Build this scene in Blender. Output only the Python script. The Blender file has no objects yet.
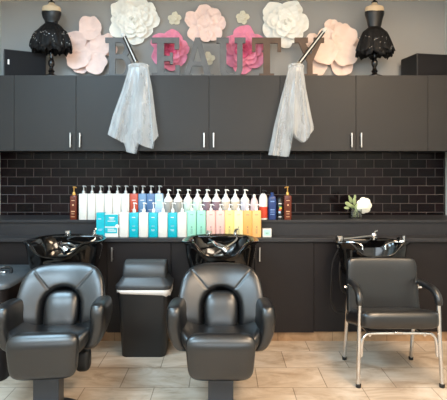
import bpy, math, random
from mathutils import Vector, Matrix
random.seed(7)
PI = math.pi
S = bpy.context.scene
COL = S.collection
D, EYE, F, CX, HY = 4.07, 1.32, 460.0, 223.5, 170.0

def PX(px, Z): return (px - CX) * Z / F
def PH(py, Z): return EYE - (py - HY) * Z / F
def PY(Z): return Z - D

# ------------------------------------------------------------------ materials
def mat(name, col, rough=.5, metal=0.0, spec=.5, bump=0, bscale=200, var=0, vscale=8, coat=0, trans=0, alpha=1, sheen=0):
    m = bpy.data.materials.new(name); m.use_nodes = True
    nt = m.node_tree; b = nt.nodes['Principled BSDF']
    b.inputs['Base Color'].default_value = (*col, 1)
    b.inputs['Roughness'].default_value = rough
    b.inputs['Metallic'].default_value = metal
    b.inputs['Specular IOR Level'].default_value = spec
    b.inputs['Coat Weight'].default_value = coat
    b.inputs['Transmission Weight'].default_value = trans
    b.inputs['Alpha'].default_value = alpha
    b.inputs['Sheen Weight'].default_value = sheen
    tc = nt.nodes.new('ShaderNodeTexCoord')
    n = nt.nodes.new('ShaderNodeTexNoise'); n.inputs['Scale'].default_value = vscale; n.inputs['Detail'].default_value = 4
    nt.links.new(tc.outputs['Object'], n.inputs['Vector'])
    r = nt.nodes.new('ShaderNodeValToRGB')
    v = max(var, .02)
    r.color_ramp.elements[0].position = .3; r.color_ramp.elements[1].position = .7
    r.color_ramp.elements[0].color = (*[c * (1 - v) for c in col], 1)
    r.color_ramp.elements[1].color = (*[min(1, c * (1 + v)) for c in col], 1)
    nt.links.new(n.outputs['Fac'], r.inputs['Fac']); nt.links.new(r.outputs['Color'], b.inputs['Base Color'])
    if bump:
        n2 = nt.nodes.new('ShaderNodeTexNoise'); n2.inputs['Scale'].default_value = bscale; n2.inputs['Detail'].default_value = 3
        nt.links.new(tc.outputs['Object'], n2.inputs['Vector'])
        bp = nt.nodes.new('ShaderNodeBump'); bp.inputs['Strength'].default_value = bump; bp.inputs['Distance'].default_value = .004
        nt.links.new(n2.outputs['Fac'], bp.inputs['Height']); nt.links.new(bp.outputs['Normal'], b.inputs['Normal'])
    return m

def s2l(r, g, b):
    f = lambda c: (c / 255 / 12.92) if c <= 10 else ((c / 255 + .055) / 1.055) ** 2.4
    return (f(r), f(g), f(b))

def brick_mat(name, axes, bw, rh, mortar, ox, oy, c1, c2, cm, rough, vein=None, bump=.3, offset=.5, spec=.5):
    m = bpy.data.materials.new(name); m.use_nodes = True
    nt = m.node_tree; b = nt.nodes['Principled BSDF']; L = nt.links.new
    tc = nt.nodes.new('ShaderNodeTexCoord'); sp = nt.nodes.new('ShaderNodeSeparateXYZ'); L(tc.outputs['Object'], sp.inputs[0])
    cb = nt.nodes.new('ShaderNodeCombineXYZ')
    for k, (ax, off) in enumerate(zip(axes, (ox, oy))):
        a = nt.nodes.new('ShaderNodeMath'); a.operation = 'ADD'; a.inputs[1].default_value = off
        L(sp.outputs[ax], a.inputs[0]); L(a.outputs[0], cb.inputs[k])
    br = nt.nodes.new('ShaderNodeTexBrick'); L(cb.outputs[0], br.inputs['Vector'])
    br.offset = offset; br.inputs['Scale'].default_value = 1
    br.inputs['Brick Width'].default_value = bw; br.inputs['Row Height'].default_value = rh
    br.inputs['Mortar Size'].default_value = mortar; br.inputs['Mortar Smooth'].default_value = .1; br.inputs['Bias'].default_value = 0
    br.inputs['Color1'].default_value = (*c1, 1); br.inputs['Color2'].default_value = (*c2, 1); br.inputs['Mortar'].default_value = (*cm, 1)
    colout = br.outputs['Color']
    if vein:
        n = nt.nodes.new('ShaderNodeTexNoise'); n.inputs['Scale'].default_value = vein[0]; n.inputs['Detail'].default_value = 8
        n.inputs['Roughness'].default_value = .62; n.inputs['Distortion'].default_value = 1.1
        mp = nt.nodes.new('ShaderNodeMapping'); mp.inputs['Scale'].default_value = (1, 2.4, 1)
        L(tc.outputs['Object'], mp.inputs[0]); L(mp.outputs[0], n.inputs['Vector'])
        rp = nt.nodes.new('ShaderNodeValToRGB'); e = rp.color_ramp.elements
        e[0].position = .32; e[1].position = .72; e[0].color = (*vein[1], 1); e[1].color = (*vein[2], 1)
        x = e.new(.5); x.color = (*vein[3], 1)
        L(n.outputs['Fac'], rp.inputs['Fac'])
        mx = nt.nodes.new('ShaderNodeMix'); mx.data_type = 'RGBA'; mx.blend_type = 'MULTIPLY'; mx.inputs['Factor'].default_value = 1
        L(rp.outputs['Color'], mx.inputs[6]); L(br.outputs['Color'], mx.inputs[7]); colout = mx.outputs[2]
    L(colout, b.inputs['Base Color'])
    b.inputs['Roughness'].default_value = rough; b.inputs['Specular IOR Level'].default_value = spec
    bp = nt.nodes.new('ShaderNodeBump'); bp.invert = True; bp.inputs['Strength'].default_value = bump; bp.inputs['Distance'].default_value = .003
    L(br.outputs['Fac'], bp.inputs['Height']); L(bp.outputs['Normal'], b.inputs['Normal'])
    return m

M = {}
M['wall'] = mat('grey wall paint', s2l(158, 156, 153), .75, var=.03, vscale=2)
M['sidewall'] = mat('pale side wall paint', s2l(196, 198, 194), .75, var=.02)
M['ceil'] = mat('cream ceiling paint', s2l(232, 218, 198), .8)
M['cab'] = mat('charcoal laminate', s2l(45, 43, 42), .5, spec=.3, bump=.05, bscale=90, var=.05, vscale=3)
M['base'] = mat('dark espresso laminate', s2l(28, 23, 23), .5, spec=.3, bump=.05, bscale=90, var=.06, vscale=3)
M['gap'] = mat('dark cabinet carcass', s2l(28, 27, 28), .6)
M['counter'] = mat('dark grey worktop laminate', s2l(44, 43, 45), .45, spec=.35, var=.08, vscale=20)
M['tile'] = brick_mat('dark subway tile', (0, 2), .154, .0776, .0022, -1.64 + 20 * .154 + .004, -.948 + 20 * .0776, s2l(26, 16, 18), s2l(14, 10, 11), s2l(84, 76, 74), .14, bump=.4, spec=.2)
M['floor'] = brick_mat('beige stone floor tile', (0, 1), .42, .28, .0028, 20 * .42, 1.28 + 40 * .28, (1, .98, .95), (.86, .83, .79), (.42, .38, .34), .36,
                       vein=(3.2, s2l(164, 144, 125), s2l(216, 203, 190), s2l(195, 178, 160)), bump=.25)
M['toe'] = brick_mat('brown toe kick tile', (0, 2), .42, .3, .002, 20 * .42, 1, (1, .95, .9), (.8, .75, .7), (.4, .35, .3), .4,
                     vein=(4, s2l(142, 112, 82), s2l(196, 166, 132), s2l(172, 140, 108)))
M['leather'] = mat('black leather', s2l(16, 17, 19), .33, bump=.04, bscale=260, spec=.75)
M['vinyl'] = mat('black vinyl', s2l(22, 22, 23), .34, bump=.04, bscale=240, spec=.7, coat=.1)
M['blackmetal'] = mat('black painted metal', s2l(38, 44, 52), .42)
M['porc'] = mat('black glazed porcelain', s2l(10, 9, 9), .10, spec=.5)
M['chrome'] = mat('chrome', (.66, .66, .66), .14, metal=1)
M['steel'] = mat('brushed steel', (.55, .54, .53), .32, metal=1)
M['rubber'] = mat('black rubber', s2l(22, 22, 22), .6)
M['plastic'] = mat('black plastic', s2l(20, 20, 21), .45)
M['lid'] = mat('dark grey plastic', s2l(58, 60, 62), .4)
M['tub'] = mat('charcoal plastic lid', s2l(66, 70, 73), .4)
M['liner'] = mat('white bin liner', s2l(232, 226, 220), .4, bump=.4, bscale=30)
M['speaker'] = mat('black speaker cloth', s2l(26, 25, 27), .8, spec=.2, bump=.3, bscale=500)
M['rust'] = mat('weathered brown metal', s2l(92, 72, 58), .6, bump=.1, bscale=40, var=.15, vscale=14)
M['tube_edge_shade'] = mat('chrome tube edge shade', (.10, .10, .11), .2, metal=1)  # dark tone painted in for the shaded edges of a chrome tube
M['letter'] = mat('weathered grey metal', s2l(98, 98, 99), .6, bump=.1, bscale=40, var=.15, vscale=14)
M['white'] = mat('white plastic', s2l(228, 226, 222), .35)
M['whitebottle'] = mat('matte white bottle', s2l(216, 213, 206), .35)
M['ink'] = mat('grey print', s2l(205, 203, 198), .6)
M['inkdark'] = mat('dark print', s2l(70, 84, 82), .6)
M['pinkpale'] = mat('pale pink paper', s2l(250, 220, 210), .7, var=.05, vscale=20)
M['peach'] = mat('blush paper', s2l(250, 222, 206), .7, var=.04, vscale=20)
M['cream'] = mat('cream white paper', s2l(252, 249, 241), .7, var=.03, vscale=20)
M['ivory'] = mat('ivory paper', s2l(226, 220, 200), .7, var=.04, vscale=30)
M['hot'] = mat('hot pink paper', s2l(240, 146, 174), .7, var=.08, vscale=20)
M['hotdeep'] = mat('deep pink paper', s2l(228, 98, 138), .7, var=.12, vscale=20)
M['skin'] = mat('cream linen dress form', s2l(214, 190, 158), .7)
M['tulle'] = mat('black tulle', s2l(9, 8, 10), .65, bump=.8, bscale=60, spec=.3)
M['satin'] = mat('black satin', s2l(9, 8, 11), .4, bump=.2, bscale=40)
M['sequin'] = mat('silver sequin', (.75, .77, .8), .2, metal=1)
M['stand'] = mat('black lacquered wood', s2l(10, 9, 10), .22)
M['amber'] = mat('amber plastic', s2l(96, 40, 24), .25, var=.15)
M['gold'] = mat('gold pump', s2l(206, 158, 84), .28, metal=.6)
M['goldprint'] = mat('gold print', s2l(200, 150, 110), .5)
M['pumpgrey'] = mat('grey pump plastic', s2l(176, 178, 178), .3, metal=.3)
M['leaf'] = mat('green leaf', s2l(156, 170, 122), .5, var=.25, vscale=30)
M['petal'] = mat('white fabric petal', s2l(248, 244, 228), .7)
M['hose'] = mat('black hose', s2l(24, 22, 22), .4)
for k, c in dict(teal=(0, 168, 184), red=(176, 66, 44), slate=(92, 128, 164), denim=(70, 104, 146), sky=(166, 198, 228), smoke=(158, 156, 152),
                 mintpale=(206, 226, 214), mauve=(134, 112, 124), oat=(206, 194, 178), lavender=(206, 204, 214), blush=(214, 190, 190),
                 mint=(150, 210, 188), pink=(232, 184, 174), yellow=(234, 210, 132), lemon=(236, 224, 168), orange=(230, 166, 92),
                 apricot=(234, 178, 110), navy=(34, 58, 112), black=(22, 24, 28), redlabel=(196, 66, 40), mintbox=(176, 222, 208), bluetext=(120, 150, 200),
                 green=(90, 170, 90), gold2=(230, 190, 60)).items():
    M[k] = mat(k + ' plastic', s2l(*c), .35)

def glass_mat():
    m = bpy.data.materials.new('clear vase glass'); m.use_nodes = True
    nt = m.node_tree; out = nt.nodes['Material Output']; nt.nodes.remove(nt.nodes['Principled BSDF'])
    t = nt.nodes.new('ShaderNodeBsdfTransparent'); t.inputs[0].default_value = (.86, .88, .86, 1)
    g = nt.nodes.new('ShaderNodeBsdfGlossy'); g.inputs['Roughness'].default_value = .05
    fr = nt.nodes.new('ShaderNodeFresnel'); fr.inputs[0].default_value = 1.6
    mx = nt.nodes.new('ShaderNodeMixShader'); L = nt.links.new
    L(fr.outputs[0], mx.inputs[0]); L(t.outputs[0], mx.inputs[1]); L(g.outputs[0], mx.inputs[2]); L(mx.outputs[0], out.inputs[0])
    return m
M['glass'] = glass_mat()

def bag_mat():
    m = bpy.data.materials.new('thin milky plastic film'); m.use_nodes = True
    nt = m.node_tree; out = nt.nodes['Material Output']; nt.nodes.remove(nt.nodes['Principled BSDF']); L = nt.links.new
    t = nt.nodes.new('ShaderNodeBsdfTransparent'); t.inputs[0].default_value = (.95, .96, .97, 1)
    d = nt.nodes.new('ShaderNodeBsdfDiffuse'); d.inputs[0].default_value = (.93, .95, .96, 1)
    tl = nt.nodes.new('ShaderNodeBsdfTranslucent'); tl.inputs[0].default_value = (.93, .95, .96, 1)
    g = nt.nodes.new('ShaderNodeBsdfGlossy'); g.inputs['Roughness'].default_value = .18
    tc = nt.nodes.new('ShaderNodeTexCoord'); n = nt.nodes.new('ShaderNodeTexNoise'); n.inputs['Scale'].default_value = 14; n.inputs['Detail'].default_value = 5
    mp = nt.nodes.new('ShaderNodeMapping'); mp.inputs['Scale'].default_value = (1.2, 1.2, .35)
    L(tc.outputs['Object'], mp.inputs[0]); L(mp.outputs[0], n.inputs['Vector'])
    bp = nt.nodes.new('ShaderNodeBump'); bp.inputs['Strength'].default_value = .25; bp.inputs['Distance'].default_value = .006; L(n.outputs['Fac'], bp.inputs['Height'])
    for q in (d, tl, g): L(bp.outputs['Normal'], q.inputs['Normal'])
    a = nt.nodes.new('ShaderNodeMixShader'); a.inputs[0].default_value = .4; L(d.outputs[0], a.inputs[1]); L(tl.outputs[0], a.inputs[2])
    b = nt.nodes.new('ShaderNodeMixShader'); b.inputs[0].default_value = .1; L(a.outputs[0], b.inputs[1]); L(g.outputs[0], b.inputs[2])
    rp = nt.nodes.new('ShaderNodeMapRange'); rp.inputs[1].default_value = .35; rp.inputs[2].default_value = .65; rp.inputs[3].default_value = .18; rp.inputs[4].default_value = .34
    L(n.outputs['Fac'], rp.inputs[0])
    lw = nt.nodes.new('ShaderNodeLayerWeight'); lw.inputs[0].default_value = .35
    ad = nt.nodes.new('ShaderNodeMath'); ad.operation = 'MULTIPLY_ADD'; ad.inputs[1].default_value = .6; ad.use_clamp = True
    L(lw.outputs['Facing'], ad.inputs[0]); L(rp.outputs[0], ad.inputs[2])
    c = nt.nodes.new('ShaderNodeMixShader'); L(ad.outputs[0], c.inputs[0]); L(t.outputs[0], c.inputs[1]); L(b.outputs[0], c.inputs[2]); L(c.outputs[0], out.inputs[0])
    return m
M['bag'] = bag_mat()

# ------------------------------------------------------------------ mesh builder
class MB:
    def __init__(s): s.v = []; s.f = []
    def add(s, vs, fs):
        o = len(s.v); s.v += [tuple(p) for p in vs]; s.f += [tuple(i + o for i in f) for f in fs]; return s
    def box(s, x0, x1, y0, y1, z0, z1, T=None):
        vs = [(x, y, z) for x in (x0, x1) for y in (y0, y1) for z in (z0, z1)]
        if T: vs = [T(p) for p in vs]
        return s.add(vs, [(0, 1, 3, 2), (4, 6, 7, 5), (0, 4, 5, 1), (2, 3, 7, 6), (0, 2, 6, 4), (1, 5, 7, 3)])
    def tube(s, pts, r, n=10, closed=False):
        pts = [Vector(p) for p in pts]; k = len(pts); rs = r if isinstance(r, (list, tuple)) else [r] * k
        up = None; vs = []
        for i, p in enumerate(pts):
            a = pts[(i - 1) % k] if (closed or i > 0) else p; b = pts[(i + 1) % k] if (closed or i < k - 1) else p
            t = (b - a).normalized()
            if up is None:
                up = t.orthogonal().normalized()
            up = (up - t * up.dot(t)).normalized(); w = t.cross(up)
            for j in range(n):
                th = 2 * PI * j / n; vs.append(p + (up * math.cos(th) + w * math.sin(th)) * rs[i])
        fs = []
        for i in range(k if closed else k - 1):
            for j in range(n):
                a = i * n + j; b = i * n + (j + 1) % n; c = ((i + 1) % k) * n + (j + 1) % n; d = ((i + 1) % k) * n + j
                fs.append((a, b, c, d))
        if not closed:
            fs.append(tuple(range(n))[::-1]); fs.append(tuple((k - 1) * n + j for j in range(n)))
        return s.add(vs, fs)
    def lathe(s, prof, n=32, c=(0, 0, 0), mod=None, cap=True, sx=1, sy=1):
        vs = []; k = len(prof)
        for i, (r, z) in enumerate(prof):
            for j in range(n):
                th = 2 * PI * j / n; q = (r, z) if mod is None else mod(r, z, th, i)
                vs.append((c[0] + q[0] * sx * math.cos(th), c[1] + q[0] * sy * math.sin(th), c[2] + q[1]))
        fs = [(i * n + j, i * n + (j + 1) % n, (i + 1) * n + (j + 1) % n, (i + 1) * n + j) for i in range(k - 1) for j in range(n)]
        if cap:
            fs.append(tuple(range(n))[::-1]); fs.append(tuple((k - 1) * n + j for j in range(n)))
        return s.add(vs, fs)
    def pillow(s, out, wf, wb, T, rings=10, p=2.6, disp=None, c=None):
        """cushion over an outline; T maps (u, v, w) to space, w>0 towards the front"""
        n = len(out)
        cu = sum(a for a, _ in out) / n; cv = sum(b for _, b in out) / n
        if c: cu, cv = c
        vs = []; fs = []
        def ring(r, side):
            h = (1 - r ** p) ** (1 / p) if r < 1 else 0
            for (a, b) in out:
                u = cu + (a - cu) * r; v = cv + (b - cv) * r; w = h * (wf if side > 0 else -wb)
                if disp and side > 0: w += disp(u, v, r)
                vs.append(T(u, v, w))
        rr = [math.sin(PI / 2 * i / rings) for i in range(1, rings + 1)]
        w0 = wf + (disp(cu, cv, 0) if disp else 0)
        vs.append(T(cu, cv, w0))
        for r in rr: ring(r, 1)
        base_b = len(vs)
        for r in rr[-2::-1]: ring(r, -1)
        vs.append(T(cu, cv, -wb)); last = len(vs) - 1
        tot = 2 * rings - 1
        for j in range(n): fs.append((0, 1 + j, 1 + (j + 1) % n))
        for i in range(tot - 1):
            for j in range(n):
                a = 1 + i * n + j; b = 1 + i * n + (j + 1) % n
                fs.append((a, a + n, b + n, b))
        o = 1 + (tot - 1) * n
        for j in range(n): fs.append((o + j, last, o + (j + 1) % n))
        return s.add(vs, fs)
    def prism(s, poly, w0, w1, T):
        n = len(poly)
        vs = [T(u, v, w0) for u, v in poly] + [T(u, v, w1) for u, v in poly]
        fs = [tuple(range(n)), tuple(range(2 * n - 1, n - 1, -1))] + [(i, i + n, (i + 1) % n + n, (i + 1) % n) for i in range(n)]
        return s.add(vs, fs)
    def ball(s, c, r, n=14):
        rx, ry, rz = r if isinstance(r, tuple) else (r, r, r)
        prof = [(max(1e-4, math.sin(PI * i / 8)), -math.cos(PI * i / 8)) for i in range(9)]
        vs = []; 
        o = MB().lathe(prof, n)
        return s.add([(c[0] + x * rx, c[1] + y * ry, c[2] + z * rz) for x, y, z in o.v], o.f)
    def build(s, name, m, parent=None, loc=(0, 0, 0), smooth=True, bevel=0, sub=0, ang=35, rot=0):
        me = bpy.data.meshes.new(name); me.from_pydata(s.v, [], s.f); me.validate()
        import bmesh
        bm = bmesh.new(); bm.from_mesh(me); bmesh.ops.recalc_face_normals(bm, faces=bm.faces); bm.to_mesh(me); bm.free()
        o = bpy.data.objects.new(name, me); COL.objects.link(o); o.location = loc; o.rotation_euler.z = rot
        me.materials.append(M[m] if isinstance(m, str) else m)
        if parent: o.parent = parent
        if bevel:
            b = o.modifiers.new('bevel', 'BEVEL'); b.width = bevel; b.segments = 2; b.limit_method = 'ANGLE'; b.angle_limit = math.radians(40)
        if sub:
            q = o.modifiers.new('sub', 'SUBSURF'); q.levels = sub; q.render_levels = sub
        if smooth:
            for p in me.polygons: p.use_smooth = True
            me.set_sharp_from_angle(angle=math.radians(ang))
        return o

def box(x0, x1, y0, y1, z0, z1): return MB().box(x0, x1, y0, y1, z0, z1)

def empty(name, loc, rz=0):
    o = bpy.data.objects.new(name, None); COL.objects.link(o); o.location = loc; o.rotation_euler.z = rz
    o.empty_display_size = .05; return o
def tag(o, label, cat, group=None):
    o['label'] = label; o['category'] = cat
    if group: o['group'] = group
    return o
def thing(name, label, cat, loc, rz=0, group=None): return tag(empty(name, loc, rz), label, cat, group)
def struct(o): o['kind'] = 'structure'; return o
def copy_tree(o, parent=None):
    c = o.copy(); COL.objects.link(c); c.parent = parent
    for ch in list(o.children): copy_tree(ch, c)
    return c
def superell(a, b, n=48, p=3, c=(0, 0), bot=None):
    out = []
    for i in range(n):
        t = 2 * PI * i / n; x = math.cos(t); y = math.sin(t); q = p
        bb = b if (y >= 0 or bot is None) else bot
        out.append((c[0] + a * math.copysign(abs(x) ** (2 / q), x), c[1] + bb * math.copysign(abs(y) ** (2 / q), y)))
    return out
def smoothpoly(pts, n=6):
    """closed Catmull-Rom through points"""
    out = []; k = len(pts)
    for i in range(k):
        p0, p1, p2, p3 = (Vector(pts[(i + d) % k]) for d in (-1, 0, 1, 2))
        for j in range(n):
            t = j / n
            out.append(tuple(.5 * ((2 * p1) + (p2 - p0) * t + (2 * p0 - 5 * p1 + 4 * p2 - p3) * t * t + (3 * p1 - p0 - 3 * p2 + p3) * t ** 3)))
    return out
def spline(pts, n=8):
    out = []; k = len(pts)
    for i in range(k - 1):
        p0 = Vector(pts[max(i - 1, 0)]); p1 = Vector(pts[i]); p2 = Vector(pts[i + 1]); p3 = Vector(pts[min(i + 2, k - 1)])
        for j in range(n):
            t = j / n
            out.append(.5 * ((2 * p1) + (p2 - p0) * t + (2 * p0 - 5 * p1 + 4 * p2 - p3) * t * t + (3 * p1 - p0 - 3 * p2 + p3) * t ** 3))
    out.append(Vector(pts[-1])); return out
def lerp(a, b, t): return a + (b - a) * t
def interp(tab, x):
    if x <= tab[0][0]: return tab[0][1]
    for (a, u), (b, v) in zip(tab, tab[1:]):
        if x <= b: return lerp(u, v, (x - a) / (b - a))
    return tab[-1][1]

# ------------------------------------------------------------------ the setting
XL, XR, CEIL, FRONT = -1.97, 1.957, 2.815, -6.2
struct(box(XL - .2, XR + .2, FRONT, .2, -.1, 0).build('floor', 'floor', smooth=False))
struct(box(XL - .2, XR + .2, FRONT, .2, CEIL, CEIL + .1).build('ceiling', 'ceil', smooth=False))
struct(box(XL - .2, XR + .2, 0, .2, 0, CEIL).build('wall_back', 'wall', smooth=False))
struct(box(XL - .2, XL, FRONT, 0, 0, CEIL).build('wall_left', 'sidewall', smooth=False))
struct(box(XR, XR + .2, FRONT, 0, 0, CEIL).build('wall_right', 'sidewall', smooth=False))
fw = MB()
WX0, WX1, WZ0, WZ1 = -1.75, 1.75, 1.85, 2.65  # unseen window opening, added high up so the tiles don't mirror it
for q in ((XL - .2, WX0, 0, CEIL), (WX1, XR + .2, 0, CEIL), (WX0, WX1, 0, WZ0), (WX0, WX1, WZ1, CEIL)): fw.box(q[0], q[1], FRONT - .2, FRONT, q[2], q[3])
struct(fw.build('wall_front', 'sidewall', smooth=False))
# tiled band between ledge and wall cabinets, with the black edge strip at the right end
struct(box(XL, XR - .012, -.01, 0, .88, 1.56).build('tile_backsplash', 'tile', smooth=False))
struct(box(XR - .012, XR, -.014, 0, .88, 1.56).build('trim_1', 'plastic', smooth=False))

# wall cabinets
ZU = 3.74; YU = PY(ZU); CT, CB = 2.09, 1.475
xs = [XL, PX(14, ZU), PX(139, ZU), PX(280, ZU), PX(428, ZU), XR]
mids = [None, PX(76, ZU), PX(209, ZU), PX(356, ZU), None]
ulab = ['narrow charcoal wall cabinet at the left wall, above the tiles', 'charcoal double door wall cabinet under the left dress form and letter B',
        'charcoal double door wall cabinet between the two plastic bags', 'charcoal double door wall cabinet under the right dress form and letter Y',
        'narrow charcoal wall cabinet at the right wall, below the right speaker']
def handle(parent, x, z0, z1, y):
    b = MB().box(x - .0055, x + .0055, y - .028, y - .02, z0, z1)
    b.box(x - .005, x + .005, y - .022, y, z0 + .012, z0 + .022).box(x - .005, x + .005, y - .022, y, z1 - .022, z1 - .012)
    return b.build('handle', 'steel', parent, bevel=.002)
for i in range(5):
    a, b = xs[i], xs[i + 1]
    t = thing('wall_cabinet', ulab[i], 'cabinet', (a, 0, CB), 0, 'charcoal wall cabinets above the tiles')
    w = b - a
    MB().box(.0005, w - .0005, YU + .02, -.001, 0.002, CT - CB).build('body', 'gap' if False else 'cab', t, smooth=False)
    if mids[i] is None: doors = [(.0015, w - .0015, None)]
    else:
        m = mids[i] - a; doors = [(.0015, m - .0015, 'r'), (m + .0015, w - .0015, 'l')]
    for (d0, d1, hs) in doors:
        d = box(d0, d1, YU, YU + .018, 0, CT - CB).build('door', 'cab', t, smooth=False, bevel=.0015)
        if hs: handle(d, d1 - .038 if hs == 'r' else d0 + .036, PH(147.5, ZU) - CB, PH(133, ZU) - CB, YU)

# base cabinets, worktop and raised ledge
ZB = 3.52; YB = PY(ZB); BT = .772; BB = .080
bx = [XL, PX(107, ZB), PX(171, ZB), PX(254.5, ZB), PX(314, ZB), XR]
blab = ['dark base cabinet panel at the left wall, behind the leftmost black chair', 'dark base cabinet door with handle behind the black swing-top bin',
        'dark base cabinet panel under the middle shampoo bowl', 'dark base cabinet door with handle right of the middle shampoo bowl',
        'wide dark base cabinet panel behind the chrome legged chair']
for i in range(5):
    a, b = bx[i], bx[i + 1]; w = b - a
    t = thing('base_cabinet', blab[i], 'cabinet', (a, 0, 0), 0, 'dark base cabinets under the worktop')
    box(.0005, w - .0005, YB + .019, -.001, .076, BT).build('body', 'gap', t, smooth=False)
    d = box(.0015, w - .0015, YB + (0 if i in (1, 3) else .006), YB + .018, BB - (.004 if i in (1, 3) else -.004), BT - .004).build('door' if i in (1, 3) else 'front_panel', 'base', t, smooth=False, bevel=.0015)
    if i in (1, 3): handle(d, PX(112.5 if i == 1 else 259.5, ZB) - a, PH(261, ZB), PH(247, ZB), YB)
struct(box(XL, XR, YB + .03, -.001, 0, .076).build('baseboard_back', 'toe', smooth=False))
LH, LZ = .923, 3.655; CH = .802
wt = thing('worktop', 'long dark grey worktop with a raised ledge along the tiled wall', 'counter', (0, 0, BT))
box(XL + .001, XR - .001, PY(3.5), -.001, 0, CH - BT).build('counter_slab', 'counter', wt, smooth=False, bevel=.003)
box(XL + .012, XR - .001, PY(LZ) + .012, -.001, CH - BT, LH - BT - .022).build('riser', 'counter', wt, smooth=False)
box(XL + .012, XR - .001, PY(LZ), -.0105, LH - BT - .022, LH - BT).build('ledge_slab', 'counter', wt, smooth=False, bevel=.002)

# ------------------------------------------------------------------ bottles
def rrect(w, d, r, n=5):
    out = []
    for cx, cy, a0 in ((w / 2 - r, d / 2 - r, 0), (-w / 2 + r, d / 2 - r, 90), (-w / 2 + r, -d / 2 + r, 180), (w / 2 - r, -d / 2 + r, 270)):
        for i in range(n):
            a = math.radians(a0 + 90 * i / (n - 1)); out.append((cx + r * math.cos(a), cy + r * math.sin(a)))
    return out
def loft(secs):
    """secs: list of (outline, z)"""
    b = MB(); vs = []; n = len(secs[0][0])
    for o, z in secs: vs += [(x, y, z) for x, y in o]
    fs = [(i * n + j, i * n + (j + 1) % n, (i + 1) * n + (j + 1) % n, (i + 1) * n + j) for i in range(len(secs) - 1) for j in range(n)]
    fs += [tuple(range(n))[::-1], tuple((len(secs) - 1) * n + j for j in range(n))]
    return b.add(vs, fs)
def pump(t, h, top, m, side=1, fat=1.0):
    """collar, stem and nozzle head standing on height h, reaching height top"""
    k = top - h
    b = MB().lathe([(.013 * fat, h), (.013 * fat, h + .25 * k), (.008 * fat, h + .38 * k), (.0045 * fat, h + .42 * k), (.0045 * fat, top - .010), (.009, top - .010), (.010, top), (.002, top + .001)], 14)
    b.tube([(0, 0, top - .005), (side * .016, -.012, top - .005), (side * .024, -.018, top - .010)], [.005, .0045, .004], 8)
    return b.build('pump', m, t)
def box_bottle(w, d, hb, top, m, pm, marks=None, sh=.012, side=1):
    t = empty('pump_bottle', (0, 0, 0))
    r = min(w, d) * .18
    o = lambda k: rrect(w * k, d * k, r * k)
    loft([(o(.96), 0), (o(1), .003), (o(1), hb - sh), (o(.94), hb - sh * .35), (o(.6), hb)]).build('bottle_body', m, t, ang=50)
    if top: pump(t, hb - .001, top, pm, side)
    if marks: marks(t, w, d, hb)
    return t
def lab(t, rects, m, y):
    if 1 < len(rects) <= 4:
        for q in rects: o = lab(t, [q], m, y)
        return o
    b = MB()
    for x0, x1, z0, z1 in rects: b.box(x0, x1, y - .0006, y + .001, z0, z1)
    return b.build('label_print', m, t, smooth=False)
def marks_pastel(t, w, d, h):
    lab(t, [(-.012, .012, h - .034, h - .030)] + [(-.008, .008, .03 + k * .008, .0325 + k * .008) for k in range(5)] + [(-.005, .005, .075, .082)], 'inkdark', -d / 2)
def marks_white(t, w, d, h):
    lab(t, [(-.012, .012, h - .05, h - .046), (-.014, .014, .09, .093), (-.012, .012, .083, .085), (-.010, .010, .05, .052)], 'ink', -d / 2)
def marks_teal(t, w, d, h):
    lab(t, [(-.012, .012, h - .040, h - .034), (-.014, .014, .055, .058), (-.010, .010, .048, .050), (-.012, .012, .085, .087)], 'white', -d / 2)
def marks_blue(t, w, d, h):
    lab(t, [(-.014, .014, h - .055, h - .049), (-.016, .016, .08, .083), (-.012, .012, .07, .072)], 'white', -d / 2)
def marks_gold(t, w, d, h):
    lab(t, [(-.013, .013, h - .045, h - .040), (-.006, .006, h - .085, h - .072), (-.015, .015, .062, .070), (-.012, .012, .045, .049), (-.015, .015, .022, .026)], 'goldprint', -d / 2)
def round_bottle(r, hb, top, m, capm, pm, capz):
    """clear-bodied foam pump bottle: coloured body, wide white shoulder cap, pump"""
    t = empty('foam_pump_bottle', (0, 0, 0))
    MB().lathe([(r * .9, 0), (r, .006), (r, capz), (r * .97, capz + .001)], 24).build('bottle_body', m, t)
    MB().lathe([(r * 1.02, capz), (r * 1.02, capz + .008), (r * .86, capz + .022), (r * .5, hb - .006), (r * .42, hb)], 24).build('shoulder_cap', capm, t)
    pump(t, hb - .002, top, pm, 1, 1.1)
    return t
ZT = 3.695
def upz(py): return PH(py, ZT) - LH
proto = {}
def put(key, make, px, Z, base, name, label, group):
    if key not in proto:
        o = make(); proto[key] = o
    else: o = copy_tree(proto[key])
    o.name = name; o.location = (PX(px, Z), PY(Z), base); tag(o, label, 'bottle', group); return o
G1 = 'bottles on the raised ledge'
def ulabelput(key, make, px, name, label, grp=G1, Z=ZT): return put(key, make, px, Z, LH, name, label, grp)
ulabelput('amberL', lambda: box_bottle(.054, .05, upz(195), upz(186.5), 'amber', 'gold', marks_gold, .02), 74, 'pump_bottle', 'amber bottle with gold pump at the left end of the ledge row')
ordn = ['first', 'second', 'third', 'fourth', 'fifth', 'sixth']
for i, px in enumerate((83.7, 92.2, 100.6, 109.1, 117.5, 125.8)):
    ulabelput('whiteU', lambda: box_bottle(.0655, .055, upz(193.5), upz(185.5), 'whitebottle', 'pumpgrey', marks_white, .006), px, 'pump_bottle',
              'square white bottle with grey pump on the ledge, %s right of the amber one' % ordn[i])
for px, m, l in ((134.4, 'red', 'brick red bottle with grey pump on the ledge beside the white row'), (142.8, 'slate', 'slate blue bottle with grey pump right beside the brick red one'),
                 (151, 'denim', 'darker denim blue bottle with grey pump between the slate and sky blue ones'), (159.3, 'sky', 'sky blue bottle with grey pump at the right end of the blues')):
    ulabelput('c' + m, lambda: box_bottle(.0655, .055, upz(193.5), upz(185.5), m, 'pumpgrey', marks_blue, .006), px, 'pump_bottle', l)
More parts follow.
